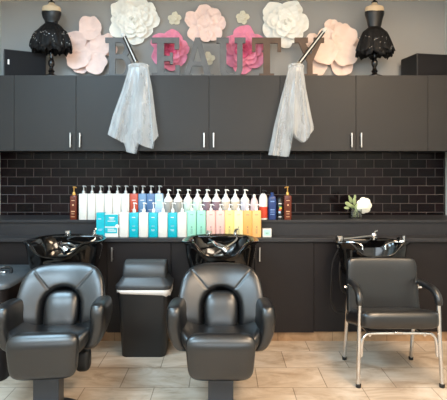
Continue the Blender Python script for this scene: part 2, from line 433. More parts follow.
foam = [(168.2, 'smoke', 'smoke grey foam pump bottle nearest the sky blue bottle on the ledge'), (178, 'smoke', 'smoke grey foam pump bottle next to the pale mint foam bottle'),
        (188, 'mintpale', 'pale mint foam pump bottle next to the smoke grey one on the ledge'), (197.5, 'mintpale', 'pale mint foam pump bottle next to the mauve one on the ledge'),
        (206.9, 'mauve', 'mauve foam pump bottle beside the pale mint one on the ledge'), (216.4, 'mauve', 'mauve foam pump bottle beside the beige one on the ledge'),
        (225.8, 'oat', 'beige foam pump bottle beside the mauve one on the ledge'), (235.2, 'oat', 'beige foam pump bottle beside the lavender one on the ledge'),
        (244.9, 'lavender', 'lavender white foam pump bottle, last of the foam row')]
for px, m, l in foam:
    ulabelput('f' + m, lambda: round_bottle(.036, upz(196), upz(189.3), m, 'white', 'white', upz(201.5)), px, 'foam_pump_bottle', l)
def pink_small():
    t = empty('spray_bottle', (0, 0, 0)); r = .032
    MB().lathe([(r * .9, 0), (r, .006), (r, upz(204)), (r * .8, upz(200)), (.011, upz(197))], 24).build('bottle_body', 'blush', t)
    MB().lathe([(.0115, upz(197.2)), (.0115, upz(195)), (.006, upz(194.2))], 14).build('spray_cap', 'white', t)
    return t
ulabelput('pks', pink_small, 254.2, 'spray_bottle', 'small blush pink spray bottle with pointed white cap on the ledge')
def redwhite():
    t = empty('mousse_bottle', (0, 0, 0)); r = .034
    MB().lathe([(r * .95, 0), (r, .005), (r, upz(201)), (r * .97, upz(198)), (r * .7, upz(195)), (.012, upz(193.5))], 26).build('bottle_body', 'white', t)
    MB().lathe([(r * 1.01, .014), (r * 1.01, upz(206.5))], 26, cap=False).build('red_label', 'redlabel', t)
    pump(t, upz(194), upz(190), 'plastic')
    return t
ulabelput('rw', redwhite, 263.2, 'mousse_bottle', 'white bottle with a red label band and black pump on the ledge')
def navyb():
    t = empty('tall_bottle', (0, 0, 0)); w, d, h = .062, .045, upz(195.5)
    o = lambda k, j=1: rrect(w * k, d * j, .012 * k)
    loft([(o(.95, .95), 0), (o(1), .004), (o(1), h - .03), (o(.8, .9), h - .008), (o(.45, .6), h)]).build('bottle_body', 'navy', t, ang=50)
    MB().lathe([(.013, h - .002), (.013, h + .022), (.011, h + .024)], 16).build('cap', 'navy', t)
    lab(t, [(-.016, .016, h - .05, h - .042), (-.018, .018, .075, .083), (-.016, .016, .058, .064), (-.018, .018, .04, .046)], 'bluetext', -d / 2)
    return t
ulabelput('nv', navyb, 272.2, 'tall_bottle', 'navy blue bottle with navy cap between red labelled and black bottles')
def blackb():
    t = empty('spray_can', (0, 0, 0)); r = .023; h = upz(199)
    MB().lathe([(r, 0), (r, h - .01), (r * .8, h)], 22).build('can_body', 'black', t)
    MB().lathe([(r * .8, h - .001), (r * .8, h + .012), (r * .5, h + .016)], 18).build('cap', 'black', t)
    for x0, x1, z0, z1, m in ((-.008, .012, .1, .106, 'green'), (-.004, .014, .085, .098, 'gold2'), (-.010, .010, .07, .083, 'redlabel'), (-.012, .004, .052, .068, 'sky'), (-.012, .012, .125, .132, 'white'), (-.012, .012, .02, .026, 'white')):
        MB().box(x0, x1, -r - .001, -r + .006, z0, z1).build('label_print', m, t, smooth=False)
    return t
ulabelput('bk', blackb, 279.7, 'spray_can', 'slim black can with a multicoloured label on the ledge')
ulabelput('amberR', lambda: box_bottle(.060, .05, upz(195), upz(186.5), 'amber', 'gold', marks_gold, .014, -1), 287.5, 'pump_bottle', 'amber bottle with gold pump at the right end of the ledge row')

ZF = 3.575
def loz(py): return PH(py, ZF) - CH
G2 = 'bottles at the front of the worktop'
WB = lambda m, pm, mk, top=202.5, hb=212.3, w=.0735: (lambda: box_bottle(w, .06, loz(hb), loz(top), m, pm, mk, .008))
rowf = [(124.6, 'whitebottle', marks_white, 'plain white bottle directly right of the teal and white carton'), (134.3, 'teal', marks_teal, 'teal bottle with white pump below the brick red bottle'),
        (144, 'whitebottle', marks_white, 'white bottle with white pump between two teal ones, below slate blue'), (153.6, 'teal', marks_teal, 'teal bottle with white pump below the denim and sky blue bottles'),
        (163.2, 'whitebottle', marks_white, 'white bottle with white pump between two teal ones, below sky blue and grey'), (172.8, 'teal', marks_teal, 'teal bottle with white pump below the smoke grey foam bottles'),
        (182.3, 'whitebottle', marks_white, 'white bottle with white pump directly left of the mint bottles')]
for px, m, mk, l in rowf:
    put('lo' + m, WB(m, 'white', mk), px, ZF, CH, 'pump_bottle', l, G2)
past = [(191.9, 'mint', 'mint green bottle on the worktop beside the white bottle'), (201.4, 'mint', 'mint green bottle on the worktop beside the pink bottle'),
        (211, 'pink', 'pale pink bottle on the worktop beside the mint one'), (220.3, 'pink', 'pale pink bottle on the worktop beside the yellow one'),
        (229.5, 'yellow', 'yellow bottle on the worktop between pink and pale lemon'), (238.5, 'lemon', 'pale lemon bottle on the worktop between yellow and orange'),
        (247.5, 'orange', 'deeper orange bottle on the worktop beside the pale lemon one'), (256.4, 'apricot', 'apricot orange bottle at the right end of the worktop row')]
for px, m, l in past:
    put('lo' + m, WB(m, 'white', marks_pastel, 204, 210.3, .0715), px, ZF, CH, 'pump_bottle', l, G2)
# cartons
c = box(-.031, .031, -.03, .03, 0, loz(212.5)).build('product_carton', 'teal', None, (PX(101, ZF), PY(ZF), CH), smooth=False, bevel=.001, rot=.12)
lid_ = lab(c, [(-.018, .006, loz(219), loz(218)), (-.016, .016, .06, .064), (-.016, .010, .05, .053)], 'sky', -.03)
tag(c, 'slim plain teal carton at the left end of the worktop row', 'carton', 'cartons on the worktop')
w2 = .103
c = box(-w2 / 2, w2 / 2, -.025, .025, 0, loz(214)).build('product_carton', 'whitebottle', None, (PX(112.3, ZF), PY(ZF), CH), smooth=False, bevel=.001)
zt = loz(214)
lab(c, [(-w2 / 2 + .001, w2 / 2 - .001, .082, zt - .002)], 'teal', -.025); lab(c, [(-w2 / 2 + .001, w2 / 2 - .008, .03, .073)], 'teal', -.025)
lab(c, [(-.02, .022, zt - .028, zt - .022), (-.018, .018, zt - .038, zt - .034), (-.03, .03, zt - .055, zt - .050), (-.03, .036, .052, .056), (-.03, .036, .042, .046), (-.03, .02, .060, .064)], 'white', -.0258)
MB().prism([(.043 + .015 * math.cos(a * PI / 8), .084 + .015 * math.sin(a * PI / 8)) for a in range(16)], 0, .001, lambda u, v, w: (u, -.0255 - w, v)).build('round_seal', 'white', c, smooth=False)
tag(c, 'wide teal and white carton with round white seal beside the slim teal one', 'carton', 'cartons on the worktop')
c = box(-.034, .034, -.025, .025, 0, loz(228.5)).build('product_carton', 'whitebottle', None, (PX(266.8, ZF), PY(ZF), CH), smooth=False, bevel=.001)
lab(c, [(-.026, .026, .012, .056)], 'mintbox', -.025); lab(c, [(-.012, .012, .03, .034), (-.010, .010, .024, .026)], 'inkdark', -.0256)
tag(c, 'small square white and mint carton right of the apricot bottle', 'carton', 'cartons on the worktop')

# ------------------------------------------------------------------ vase with a white flower
ZV = 3.80
vx, vy = PX(355, ZV), PY(ZV)
t = thing('flower_vase', 'small square glass vase with a white flower on the ledge', 'vase', (vx, vy, LH))
vb = MB(); a, h, th = .043, .078, .004
for (x0, x1, y0, y1, z0, z1) in ((-a, a, -a, -a + th, 0, h), (-a, a, a - th, a, 0, h), (-a, -a + th, -a, a, 0, h), (a - th, a, -a, a, 0, h), (-a, a, -a, a, 0, .008)): vb.box(x0, x1, y0, y1, z0, z1)
vb.build('glass', 'glass', t, smooth=False)
st = MB()
for k in range(7): st.tube(spline([(random.uniform(-.025, .025), random.uniform(-.02, .02), .010), (random.uniform(-.01, .02), 0, .07), (random.uniform(-.04, .05), random.uniform(-.02, .02), .11)], 4), .0025, 6)
st.build('stems', 'leaf', t)
lf = MB()
for (ax, az, L) in ((-.06, .115, .07), (-.035, .15, .06), (-.07, .085, .05), (-.01, .14, .06), (-.03, .10, .06), (.01, .1, .05), (-.005, .175, .04), (-.045, .175, .03)):
    ang = math.atan2(az - .08, ax - .0)
    out = [(L * .5 * math.cos(i * PI / 8), L * .24 * math.sin(i * PI / 8)) for i in range(16)]
    yy = random.uniform(-.03, .02)
    lf.pillow(out, .003, .003, lambda u, v, w, ax=ax, az=az, ang=ang, yy=yy: (ax + u * math.cos(ang) - v * math.sin(ang), yy - w - .3 * u + .0, az + u * math.sin(ang) + v * math.cos(ang)), 3)
lf.build('leaves', 'leaf', t)
fl = MB(); fc = (.072, -.02, .105)
for lay, (nn, rad, pr, dep) in enumerate(((7, .034, .030, 0), (6, .022, .026, -.012), (4, .010, .020, -.022))):
    for k in range(nn):
        an = 2 * PI * k / nn + lay * .4; ox, oz = rad * math.cos(an), rad * math.sin(an) * 1.15
        out = [(pr * math.cos(i * PI / 8), pr * math.sin(i * PI / 8)) for i in range(16)]
        fl.pillow(out, .004, .004, lambda u, v, w, ox=ox, oz=oz, dep=dep: (fc[0] + ox + u, fc[1] + dep - w + 4 * ((ox + u) ** 2 + (oz + v) ** 2) - 9 * (u * u + v * v) * .8, fc[2] + oz + v), 3)
fl.build('flower_head', 'petal', t)

# ------------------------------------------------------------------ shampoo bowls
def make_bowl(label, px, Zc, rot=0, turned=False):
    RH = .825
    t = thing('shampoo_bowl', label, 'sink', (PX(px, Zc), PY(Zc), 0), rot, 'black shampoo bowls in front of the worktop')
    rx, ry = .255, (.155 if turned else .245)
    if turned: RH = .795
    n = 72
    def rim(th):   # th measured from +x; front is -y (th = -90 deg)
        d = (th + PI / 2 + PI) % (2 * PI) - PI
        return -.105 * math.exp(-abs(d / .50) ** 3.4) + .026 * math.exp(-(d / 1.1) ** 2) - .004 * math.cos(2 * th)
    prof = [(.30, -.26, 0), (.62, -.255, 0), (.80, -.22, .1), (.88, -.16, .25), (.93, -.10, .5), (.96, -.05, .8), (.99, -.014, 1), (1.04, -.006, 1), (1.05, .004, 1), (1.03, .008, 1), (.97, .004, 1),
            (.92, -.012, 1), (.86, -.06, .8), (.78, -.12, .5), (.66, -.18, .2), (.45, -.215, .05), (.2, -.23, 0), (.05, -.235, 0)]
    vs = []
    for (r, z, k) in prof:
        for j in range(n):
            th = 2 * PI * j / n; x, y = math.cos(th), math.sin(th)
            X = math.copysign(abs(x) ** .74, x) * rx * r; Y = math.copysign(abs(y) ** .74, y) * ry * r
            vs.append((X, Y, RH + z + k * rim(th)))
    m = len(prof)
    fs = [(i * n + j, i * n + (j + 1) % n, (i + 1) * n + (j + 1) % n, (i + 1) * n + j) for i in range(m - 1) for j in range(n)]
    fs += [tuple(range(n)), tuple((m - 1) * n + j for j in range(n))]
    MB().add(vs, fs).build('bowl', 'porc', t, ang=60)
    # rear deck joining the bowl to the cabinet
    box(-.2, .2, ry * .8, ry + .012, RH - .06, RH + .006).build('deck', 'porc', t, bevel=.01)
    MB().lathe([(.028, RH - .236), (.028, RH - .228), (.02, RH - .226)], 20).build('drain', 'chrome', t)
    return t, RH
def fixtures(t, RH, kx, hx, sx):
    f = MB().lathe([(.022, RH + .005), (.022, RH + .012), (.014, RH + .016), (.014, RH + .022)], 18, (kx, .215, 0))
    f = f.build('faucet', 'chrome', t)
    MB().lathe([(.018, RH + .020), (.021, RH + .024), (.02, RH + .040), (.008, RH + .044)], 16, (kx, .215, 0)).build('tap_knob', 'chrome', f)
    h = MB().lathe([(.02, RH + .005), (.02, RH + .015), (.013, RH + .02), (.012, RH + .034)], 18, (hx, .215, 0)).tube([(hx, .215, RH + .03), (hx + .005, .20, RH + .05), (hx + .02, .18, RH + .058)], [.012, .009, .007], 10).build('spray_valve', 'chrome', t)
    # spray head lying in the neck rest, with its hose
    MB().tube(spline([(sx - .05, .03, RH - .02), (sx - .02, -.06, RH - .035), (sx + .02, -.10, RH - .045)], 5), [.012] * 6 + [.013] * 5, 12).tube(
        [(sx + .02, -.10, RH - .040), (sx + .045, -.11, RH - .062)], [.026, .03], 16).build('spray_head', 'chrome', t)
    MB().tube(spline([(sx - .05, .03, RH - .02), (sx - .09, .10, RH - .04), (-.02, .15, RH - .05), (sx + .06, .05, RH - .075), (sx + .02, -.05, RH - .09), (sx - .04, 0, RH - .1), (hx, .18, RH - .03), (hx, .21, RH + .02)], 8), .007, 8).build('hose', 'steel', t)
t, RH = make_bowl('black porcelain shampoo bowl behind the middle black leather chair', 220.5, 3.24)
fixtures(t, RH, -.085, .11, .0)
t, RH = make_bowl('black porcelain shampoo bowl behind the left black leather chair', 66, 3.24)
fixtures(t, RH, -.06, .14, .0)
t, RH = make_bowl('black shampoo bowl with chrome sprayer behind the chrome legged chair', 371, 3.33, 0, True)
f = MB().lathe([(.03, RH + .004), (.03, RH + .02), (.02, RH + .03), (.02, RH + .03)], 18, (.06, .125, 0)).build('faucet', 'chrome', t)
MB().lathe([(.022, RH + .028), (.026, RH + .034), (.02, RH + .05)], 16, (.06, .125, 0)).tube([(.06, .125, RH + .045), (.072, .115, RH + .065), (.085, .11, RH + .072)], [.01, .008, .006], 10).build('tap_lever', 'chrome', f)
MB().tube([(-.21, -.02, RH + .028), (-.1, .03, RH + .030), (.05, .11, RH + .034)], [.009, .007, .008], 10).build('spray_arm', 'steel', t)
MB().lathe([(.022, RH - .03), (.026, RH + .0), (.03, RH + .025), (.03, RH + .05), (.024, RH + .056)], 18, (-.235, -.03, 0)).build('spray_head', 'chrome', t)
v = MB().tube([(.17, .02, RH + .0), (.235, .0, RH + .004)], .017, 14).tube([(.235, .0, RH - .04), (.235, .0, RH + .05)], .012, 12).tube([(.2, .01, RH - .01), (.2, .0, RH + .035)], .013, 12)
v.build('valve', 'chrome', t)
for s in (-1, 1):
    MB().tube(spline([(s * .17 - .02, -.06, RH + .012), (s * .12 - .02, -.10, RH + .014), (s * .085 - .02, -.12, RH + .0), (s * .08 - .02, -.13, RH - .03)], 6), .006, 8).build('wire_clip', 'chrome', t)
x0 = -.255
MB().tube(spline([(-.235, -.03, RH - .03), (-.275, 0, .65), (-.285, .02, .45), (-.275, .04, .34), (-.22, .06, .27), (-.1, .08, .29), (-.04, .10, .4), (0, .1, .54)], 8), .008, 8).build('hose', 'hose', t)
MB().tube(spline([(-.2, -.02, RH - .05), (-.225, .0, .62), (-.20, .04, .45), (-.12, .08, .42), (-.02, .1, .54)], 8), .010, 8).build('hose', 'hose', t)

# ------------------------------------------------------------------ leather shampoo chairs
def make_shampoo_chair():
    t = empty('shampoo_chair', (0, 0, 0))
    bx_, bz = 0, .424
    # backrest with a groove around the lumbar cushion and two diagonal seams
    cw, ct, cb = .104, .174, -.02
    def arch(u, v):   # signed distance-like value to the lumbar arch
        if v > ct - cw: d = math.hypot(u, v - (ct - cw)) - cw
        else: d = abs(u) - cw
        return d
    def disp(u, v, r):
        w = 0
        if v > -.06:
            d = arch(u, v); w -= .040 * math.exp(-(d / .015) ** 2)
            if d < 0: w -= .03
        # diagonal seams to the top corners
        for s in (-1, 1):
            a = Vector((s * .085, .175)); b = Vector((s * .20, .32)); p = Vector((u, v)); k = (p - a).dot(b - a) / (b - a).length_squared
            if 0 < k < 1.1: w -= .006 * math.exp(-(((p - a) - (b - a) * k).length / .0055) ** 2)
        return w * (1 - r ** 6)
    T = lambda u, v, w: (u, .11 + .42 * v - w - 1.1 * u * u, bz + v * .93 + w * .3)
    out = superell(.254, .185, 200, 3.8, (0, .15), bot=.20)
    out = [(u * (1 - .10 * max(0, (v - .15) / .19)), v) for u, v in out]
    MB().pillow(out, .062, .06, T, 34, 3.2, disp).build('backrest', 'leather', t, ang=80)
    lo = superell(.101, .118, 64, 3.3, (0, .050), bot=.125)
    MB().pillow(lo, .05, .02, lambda u, v, w: T(u, v, w + .022), 12, 2.6).build('lumbar_cushion', 'leather', t, ang=80)
    # seat
    so = superell(.225, .24, 64, 3.4, (0, -.05))
    MB().pillow(so, .07, .07, lambda u, v, w: (u, v, .352 + w - .10 * (v + .05) + .9 * max(0, abs(u) - .08) ** 2 * 4), 12, 3).build('seat', 'leather', t, ang=80)
    # arms
    ao = smoothpoly([(-.175, .335), (-.215, .38), (-.225, .50), (-.215, .56), (-.175, .585), (-.03, .578), (.10, .555), (.17, .52), (.18, .44), (.14, .37), (0, .325), (-.09, .318)], 5)
    for s in (-1, 1):
        MB().pillow(ao, .05, .05, lambda u, v, w, s=s: (s * (.252 + w - .055 * max(0, (.50 - v) / .17) ** 2 + .03 * max(0, -u) * 0 - .25 * max(0, u) ** 2), u + .02, v), 12, 3.6, c=(-.02, .46)).build('armrest', 'leather', t, ang=80)
    # front bolster / leg rest
    fo = superell(.174, .118, 72, 5.5, (0, 0))
    fo = [(u * (1 + .055 * (v / .118)), v) for u, v in fo]
    MB().pillow(fo, .045, .05, lambda u, v, w: (u, -.30 - w + 5 * max(0, v - .04) ** 2 + .08 * -v, .362 + v + .1 * w), 16, 4).build('leg_rest', 'leather', t, ang=80)
    # under-seat mechanism, post, base and recline pedal
    box(-.115, .115, -.2, .2, .26, .335).build('seat_mount', 'blackmetal', t, bevel=.01)
    box(-.066, .066, -.25, -.13, .012, .27).build('post', 'blackmetal', t, bevel=.006)
    MB().lathe([(.185, 0), (.185, .008), (.17, .014), (.05, .016)], 40, (0, -.19, 0)).build('base_plate', 'blackmetal', t)
    pd = MB().pillow(rrect(.085, .13, .03), .05, .05, lambda u, v, w: (.128 + u, .10 + w, .18 + v + .0), 8, 4)
    pd.box(.07, .12, .06, .12, .22, .30).build('recline_pedal', 'plastic', t, ang=60)
    return t
ch = make_shampoo_chair()
GC = 'black leather shampoo chairs'
ch.location = (PX(221, 2.65), PY(2.65), 0); tag(ch, 'black leather shampoo chair in the middle, in front of the pastel bottles', 'chair', GC)
c2 = copy_tree(ch); c2.location = (-.960, PY(2.66), 0); c2.rotation_euler.z = math.radians(6.5)
tag(c2, 'black leather shampoo chair at the left, left of the swing-top bin', 'chair', GC)

# ------------------------------------------------------------------ chrome chair
def make_chrome_chair():
    t = thing('arm_chair', 'black vinyl chair with chrome legs and padded arms at the right', 'chair', (1.074, PY(3.0), 0))
    W = .238
    for s in (-1, 1):
        fx, rxx = s * (W + .004), s * (W - .008)
        fl = [(fx + s * .014, -.205, .0), (fx + s * .004, -.19, .3), (fx, -.185, .5), (fx - s * .002, -.170, .545), (fx - s * .006, -.12, .570), (fx - s * .012, -.02, .574)]
        ar = [(fx - s * .012, -.02, .574), (rxx, .07, .57), (rxx, .10, .545)]
        rl = [(rxx, .10, .545), (rxx, .125, .45), (rxx - s * .0, .17, .2), (rxx + s * .002, .205, 0)]
        MB().tube(spline(fl, 8), .0125, 12).build('front_leg', 'chrome', t)
        MB().tube(spline(ar[:], 8), .0125, 12).build('arm_tube', 'chrome', t)
        MB().tube(spline(rl, 8), .0125, 12).build('rear_leg', 'chrome', t)
        pad = spline([(fx + s * .0, -.188, .495), (fx, -.187, .525), (fx - s * .002, -.170, .551), (fx - s * .006, -.12, .575), (fx - s * .012, -.02, .579), (rxx, .06, .575)], 8)
        MB().tube(pad, [.02] * 4 + [.0225] * (len(pad) - 8) + [.02] * 4, 16).build('arm_pad', 'vinyl', t, ang=60)
        for q, yy in ((fx + s * .012, -.205), (rxx + s * .002, .205)):
            MB().lathe([(.0155, 0), (.0165, .02), (.013, .022)], 14, (q, yy, 0)).build('foot_cap', 'rubber', t)
        MB().tube([(rxx - s * .02, .10, .53), (rxx + s * .03, .10, .53)], .008, 10).build('arm_bolt', 'chrome', t)
        MB().tube(spline([(rxx - s * .0, .14, .34), (rxx - s * .02, .1, .31), (s * .17, 0, .30), (s * .17, -.16, .30)], 6), .009, 10).build('side_stretcher', 'chrome', t)
    # front inverted-U stretcher under the seat
    u = [(-W + .006, -.19, .18), (-W + .012, -.188, .275), (-W + .035, -.186, .312), (-W + .08, -.186, .320), (0, -.186, .322), (W - .08, -.186, .320), (W - .035, -.186, .312), (W - .012, -.188, .275), (W - .006, -.19, .18)]
    MB().tube(spline(u, 6), .009, 10).build('front_stretcher', 'chrome', t)
    box(-.035, .02, -.2, -.17, .318, .335).build('bracket', 'chrome', t, bevel=.004)
    so = superell(.243, .235, 80, 8, (.003, -.0))
    MB().pillow(so, .066, .058, lambda u, v, w: (u, v - .005 + .0, .357 + w - .26 * v - .5 * max(0, -v - .16) ** 2 * 6), 14, 4.5).build('seat', 'vinyl', t, ang=80)
    bo = superell(.238, .193, 96, 12, (-.005, 0))
    MB().pillow(bo, .034, .03, lambda u, v, w: (u * (1 - .02 * v / .18), (.105 + (v + .1) * .12) - w - .25 * u * u, .532 + v), 14, 5).build('backrest', 'vinyl', t, ang=80)
    return t
make_chrome_chair()

# ------------------------------------------------------------------ swing-top bin
ZBIN = 3.345
t = thing('swing_top_bin', 'black swing-top bin with white liner between the two leather chairs', 'bin', (PX(145, 3.32), PY(ZBIN), 0))
o = lambda w, d, r: rrect(w, d, r, 7)
loft([(o(.30, .20, .035), 0), (o(.312, .21, .04), .006), (o(.345, .235, .045), .30), (o(.362, .248, .045), .455), (o(.362, .248, .045), .475)]).build('bin_body', 'plastic', t, ang=50)
lb = MB(); ns = 7 * 4
oo = o(.378, .262, .05); vs = []
for k, (sc, z) in enumerate(((1, .485), (1.01, .47), (1.0, .447))):
    for j, (x, y) in enumerate(oo):
        vs.append((x * sc, y * sc, z - (.006 * math.sin(j * 1.7) + .012 * (x / .19) ) * (k == 2)))
lb.add(vs, [(i * ns + j, i * ns + (j + 1) % ns, (i + 1) * ns + (j + 1) % ns, (i + 1) * ns + j) for i in range(2) for j in range(ns)])
lo_ = lb.build('liner', 'liner', t, ang=80); sd = lo_.modifiers.new('thick', 'SOLIDIFY'); sd.thickness = .003
loft([(o(.385, .265, .05), .480), (o(.392, .27, .05), .486), (o(.392, .27, .05), .508), (o(.37, .255, .05), .518), (o(.31, .22, .04), .56), (o(.28, .20, .03), .565)]).build('lid', 'lid', t, ang=40)
# the flap: an arched hood tipping on its pivots
prof = [(-.088, .525), (-.098, .56), (-.095, .60), (-.07, .645), (-.02, .668), (.03, .668), (.075, .64), (.098, .595), (.098, .54)]
pp = smoothpoly(prof, 3)
secs = [(-.146, .88), (-.142, .96), (-.128, 1), (.138, 1), (.152, .96), (.156, .88)]
vs = []; n_ = len(pp)
for x, k in secs: vs += [(x, y * k, .6 + (z - .6) * k) for y, z in pp]
MB().add(vs, [(i * n_ + j, i * n_ + (j + 1) % n_, (i + 1) * n_ + (j + 1) % n_, (i + 1) * n_ + j) for i in range(5) for j in range(n_)] + [tuple(range(n_)), tuple(5 * n_ + j for j in range(n_))]).build('swing_flap', 'lid', t, ang=50)

# low lidded hamper at the left edge
hx0, hx1 = -1.94, -1.33
t = thing('lidded_hamper', 'low black lidded hamper at the left edge behind the left leather chair', 'hamper', ((hx0 + hx1) / 2, PY(3.12), 0))
w_, d_ = hx1 - hx0, .60
loft([(rrect(w_ * .86, d_ * .86, .05, 6), 0), (rrect(w_ * .95, d_ * .95, .05, 6), .585)]).build('tub', 'base', t, ang=40)
loft([(rrect(w_, d_, .06, 6), .585), (rrect(w_, d_, .06, 6), .605), (rrect(w_ * .97, d_ * .965, .06, 6), .618), (rrect(w_ * .8, d_ * .75, .06, 6), .632), (rrect(w_ * .5, d_ * .4, .05, 6), .634)]).build('lid', 'tub', t, ang=50)
MB().tube(spline([(.10, -.06, .63), (.115, -.02, .655), (.16, .0, .66), (.205, -.02, .655), (.22, -.06, .63)], 6), .010, 10).build('grip', 'plastic', t)
MB().ball((.16, -.05, .638), (.028, .012, .008)).build('latch', 'chrome', t)

# ------------------------------------------------------------------ letters on the wall cabinets
ZLET = 3.915
def letter_obj(ch_, px0, px1, build, label, m='letter'):
    t0 = PX((px0 + px1) / 2, ZLET); w = PX(px1, ZLET) - PX(px0, ZLET); h = PH(37.8, ZLET) - CT
    b = MB(); T = lambda u, v, q: (u, -q, v)
    k = [0]
    def R(x0, x1, z0, z1):
        k[0] += 1; b.box(x0 * w / 2, x1 * w / 2, -.010 - k[0] * .0003, .010 + k[0] * .0003, z0 * h, z1 * h)
    def P(pts):
        k[0] += .25; b.prism([(x * w / 2, z * h) for x, z in pts], -.010 - k[0] * .0003, .010 + k[0] * .0003, T)
    build(R, P)
    o = b.build('letter_sign', m, None, (t0, PY(ZLET), CT), smooth=False)
    return tag(o, label, 'letter', 'letters of the word on the wall cabinets')
def bowl(P, cx, z0, z1, xr, th, tv):
    n = 12; zc = (z0 + z1) / 2; ro = (z1 - z0) / 2
    for i in range(n):
        a0, a1 = -PI / 2 + PI * i / n, -PI / 2 + PI * (i + 1) / n
        f = lambda a, k: (cx + (xr - cx) * math.cos(a) * 1.0 if k else cx + (xr - cx - th) * math.cos(a), zc + (ro if k else ro - tv) * math.sin(a))
        P([f(a0, 1), f(a1, 1), f(a1, 0), f(a0, 0)])
def fB(R, P):
    R(-1, .3, 0, .13); R(-1, .25, .88, 1); R(-.72, -.25, .1, .9); R(-.3, .25, .49, .6)
    bowl(P, .2, .49, 1, .85, .42, .12); bowl(P, .25, 0, .6, 1, .45, .125)
def fE(R, P):
    R(-1, 1, 0, .16); R(-1, .95, .87, 1); R(-.62, -.12, .1, .9); R(-.15, .5, .44, .56); R(.62, .95, .72, .9); R(.68, 1, .1, .34); R(.3, .5, .36, .64)
def fA(R, P):
    P([(-.16, 1), (.16, 1), (.82, .1), (.42, .1)]); P([(-.16, 1), (.16, 1), (-.5, .1), (-.8, .1)]); R(-.48, .48, .32, .43)
    R(-1, -.35, 0, .12); R(.2, 1, 0, .12)
def fU(R, P):
    R(-1, -.15, .87, 1); R(.25, 1, .87, 1); R(-.78, -.32, .25, .9); R(.42, .80, .25, .9)
    n = 12
    for i in range(n):
        a0, a1 = PI + PI * i / n, PI + PI * (i + 1) / n
        P([(.01 + .79 * math.cos(a0), .27 + .27 * math.sin(a0)), (.01 + .79 * math.cos(a1), .27 + .27 * math.sin(a1)), (.03 + .37 * math.cos(a1), .27 + .14 * math.sin(a1)), (.03 + .37 * math.cos(a0), .27 + .14 * math.sin(a0))])
def fT(R, P):
    R(-1, 1, .86, 1); R(-1, -.76, .66, .9); R(.76, 1, .66, .9); R(-.22, .24, .05, .9); R(-.5, .52, 0, .14)
def fY(R, P):
    R(-1, -.1, .88, 1); R(.3, 1, .88, 1); P([(-.75, .9), (-.3, .9), (.2, .5), (-.15, .42)]); P([(.5, .9), (.82, .9), (.22, .42), (-.02, .5)]); R(-.15, .22, .05, .5); R(-.45, .55, 0, .13)
letter_obj('B', 105.5, 132, fB, 'grey block letter B, first letter on the wall cabinets')
letter_obj('E', 151.7, 180, fE, 'grey block letter E in front of the left hot pink flower')
letter_obj('A', 181.5, 214, fA, 'grey block letter A between the E and the U')
letter_obj('U', 216.5, 245.5, fU, 'grey block letter U in front of the right hot pink flower')
letter_obj('T', 252, 281, fT, 'brown block letter T below the right white rose', 'rust')
letter_obj('Y', 294.5, 324, fY, 'brown block letter Y behind the right bag rod', 'rust')

# ------------------------------------------------------------------ paper flowers on the back wall
ZW = 4.0
K = ZW / F
def petal_mesh(dx, dz, r, dist0, cup, tip=0, asp=1.0, seed=0):
    """one paper petal centred (dx, dz) from the flower centre, radius r (metres)"""
    rnd = random.Random(seed); L = math.hypot(dx, dz) or 1e-6; ca, sa = dx / L, dz / L
    n = 32; out = []
    ph = [rnd.uniform(0, 6.28) for _ in range(3)]
    for i in range(n):
        a = 2 * PI * i / n
        k = 1 + .04 * math.sin(3 * a + ph[0]) + .035 * math.sin(5 * a + ph[1]) + .02 * math.sin(8 * a + ph[2])
        out.append((r * k * math.cos(a) * 1.06, r * k * asp * math.sin(a)))
    def T(u, v, w):
        e = (u * u + v * v) / (r * r)
        x = dx + u * ca - v * sa; z = dz + u * sa + v * ca
        y = -(dist0 + w + cup * r * e * (.6 + .4 * (u > 0)) * .5 + tip * max(0, u) + .07 * r * math.sin(5 * math.atan2(v, u) + ph[2]) * min(e, 1.2) ** 1.3 + .03 * r * math.sin(7 * v / r + ph[0]) * (u > -r))
        return (x, y, z)
    return MB().pillow(out, .003, .003, T, 6, 4)
def open_flower(name, px, py, petals, m, label, grp, center_m=None, cr=3):
    t = thing(name, label, 'flower decoration', (PX(px, ZW), -.001, PH(py, ZW)), 0, grp)
    for i, (ax, ay, r, lay) in enumerate(petals):
        petal_mesh((ax - px) * K, -(ay - py) * K, r * K, .010 + lay * .013, .6, 0, 1, i * 7 + int(px)).build('petal', m, t, ang=80)
    bk = MB().lathe([(cr * K * 1.2, 0), (cr * K, .03)], 20).build('backing', m, t)
    bk.rotation_euler.x = PI / 2
    return t
GF = 'paper flowers on the back wall'
open_flower('paper_flower', 88, 46, [(109, 48, 7, 0), (106, 38, 6, 0), (80, 61, 11, 0), (74, 41, 11, 1), (89, 27, 11.5, 1), (78, 56, 12.5, 2), (95, 62, 11.5, 2), (100, 45, 11, 1), (91, 38, 10, 0)], 'pinkpale',
            'large pale pink paper flower between the left dress form and letter B', GF, cr=4)
open_flower('paper_flower', 205, 24, [(193, 18, 8.5, 0), (204, 13, 9.5, 0), (213, 15, 8, 1), (217, 22, 8.5, 1), (196, 32, 8.5, 1), (214, 32, 8, 2), (206, 34, 7, 2), (205, 23, 8.5, 1)], 'pinkpale',
            'pale pink paper flower above the letter A', GF, cr=4)
open_flower('paper_flower', 334, 47, [(333, 26, 8, 0), (338, 29, 8, 0), (314, 40, 8, 0), (354, 42, 7, 0), (319, 65, 9.5, 0), (343, 64, 11, 0), (344, 37, 12.5, 2), (328, 40, 12, 1), (325, 52, 12.5, 3), (345, 54, 12, 3), (335, 44, 9, 1)], 'peach',
            'large blush paper flower behind the Y beside the right dress form', GF, cr=3.5)
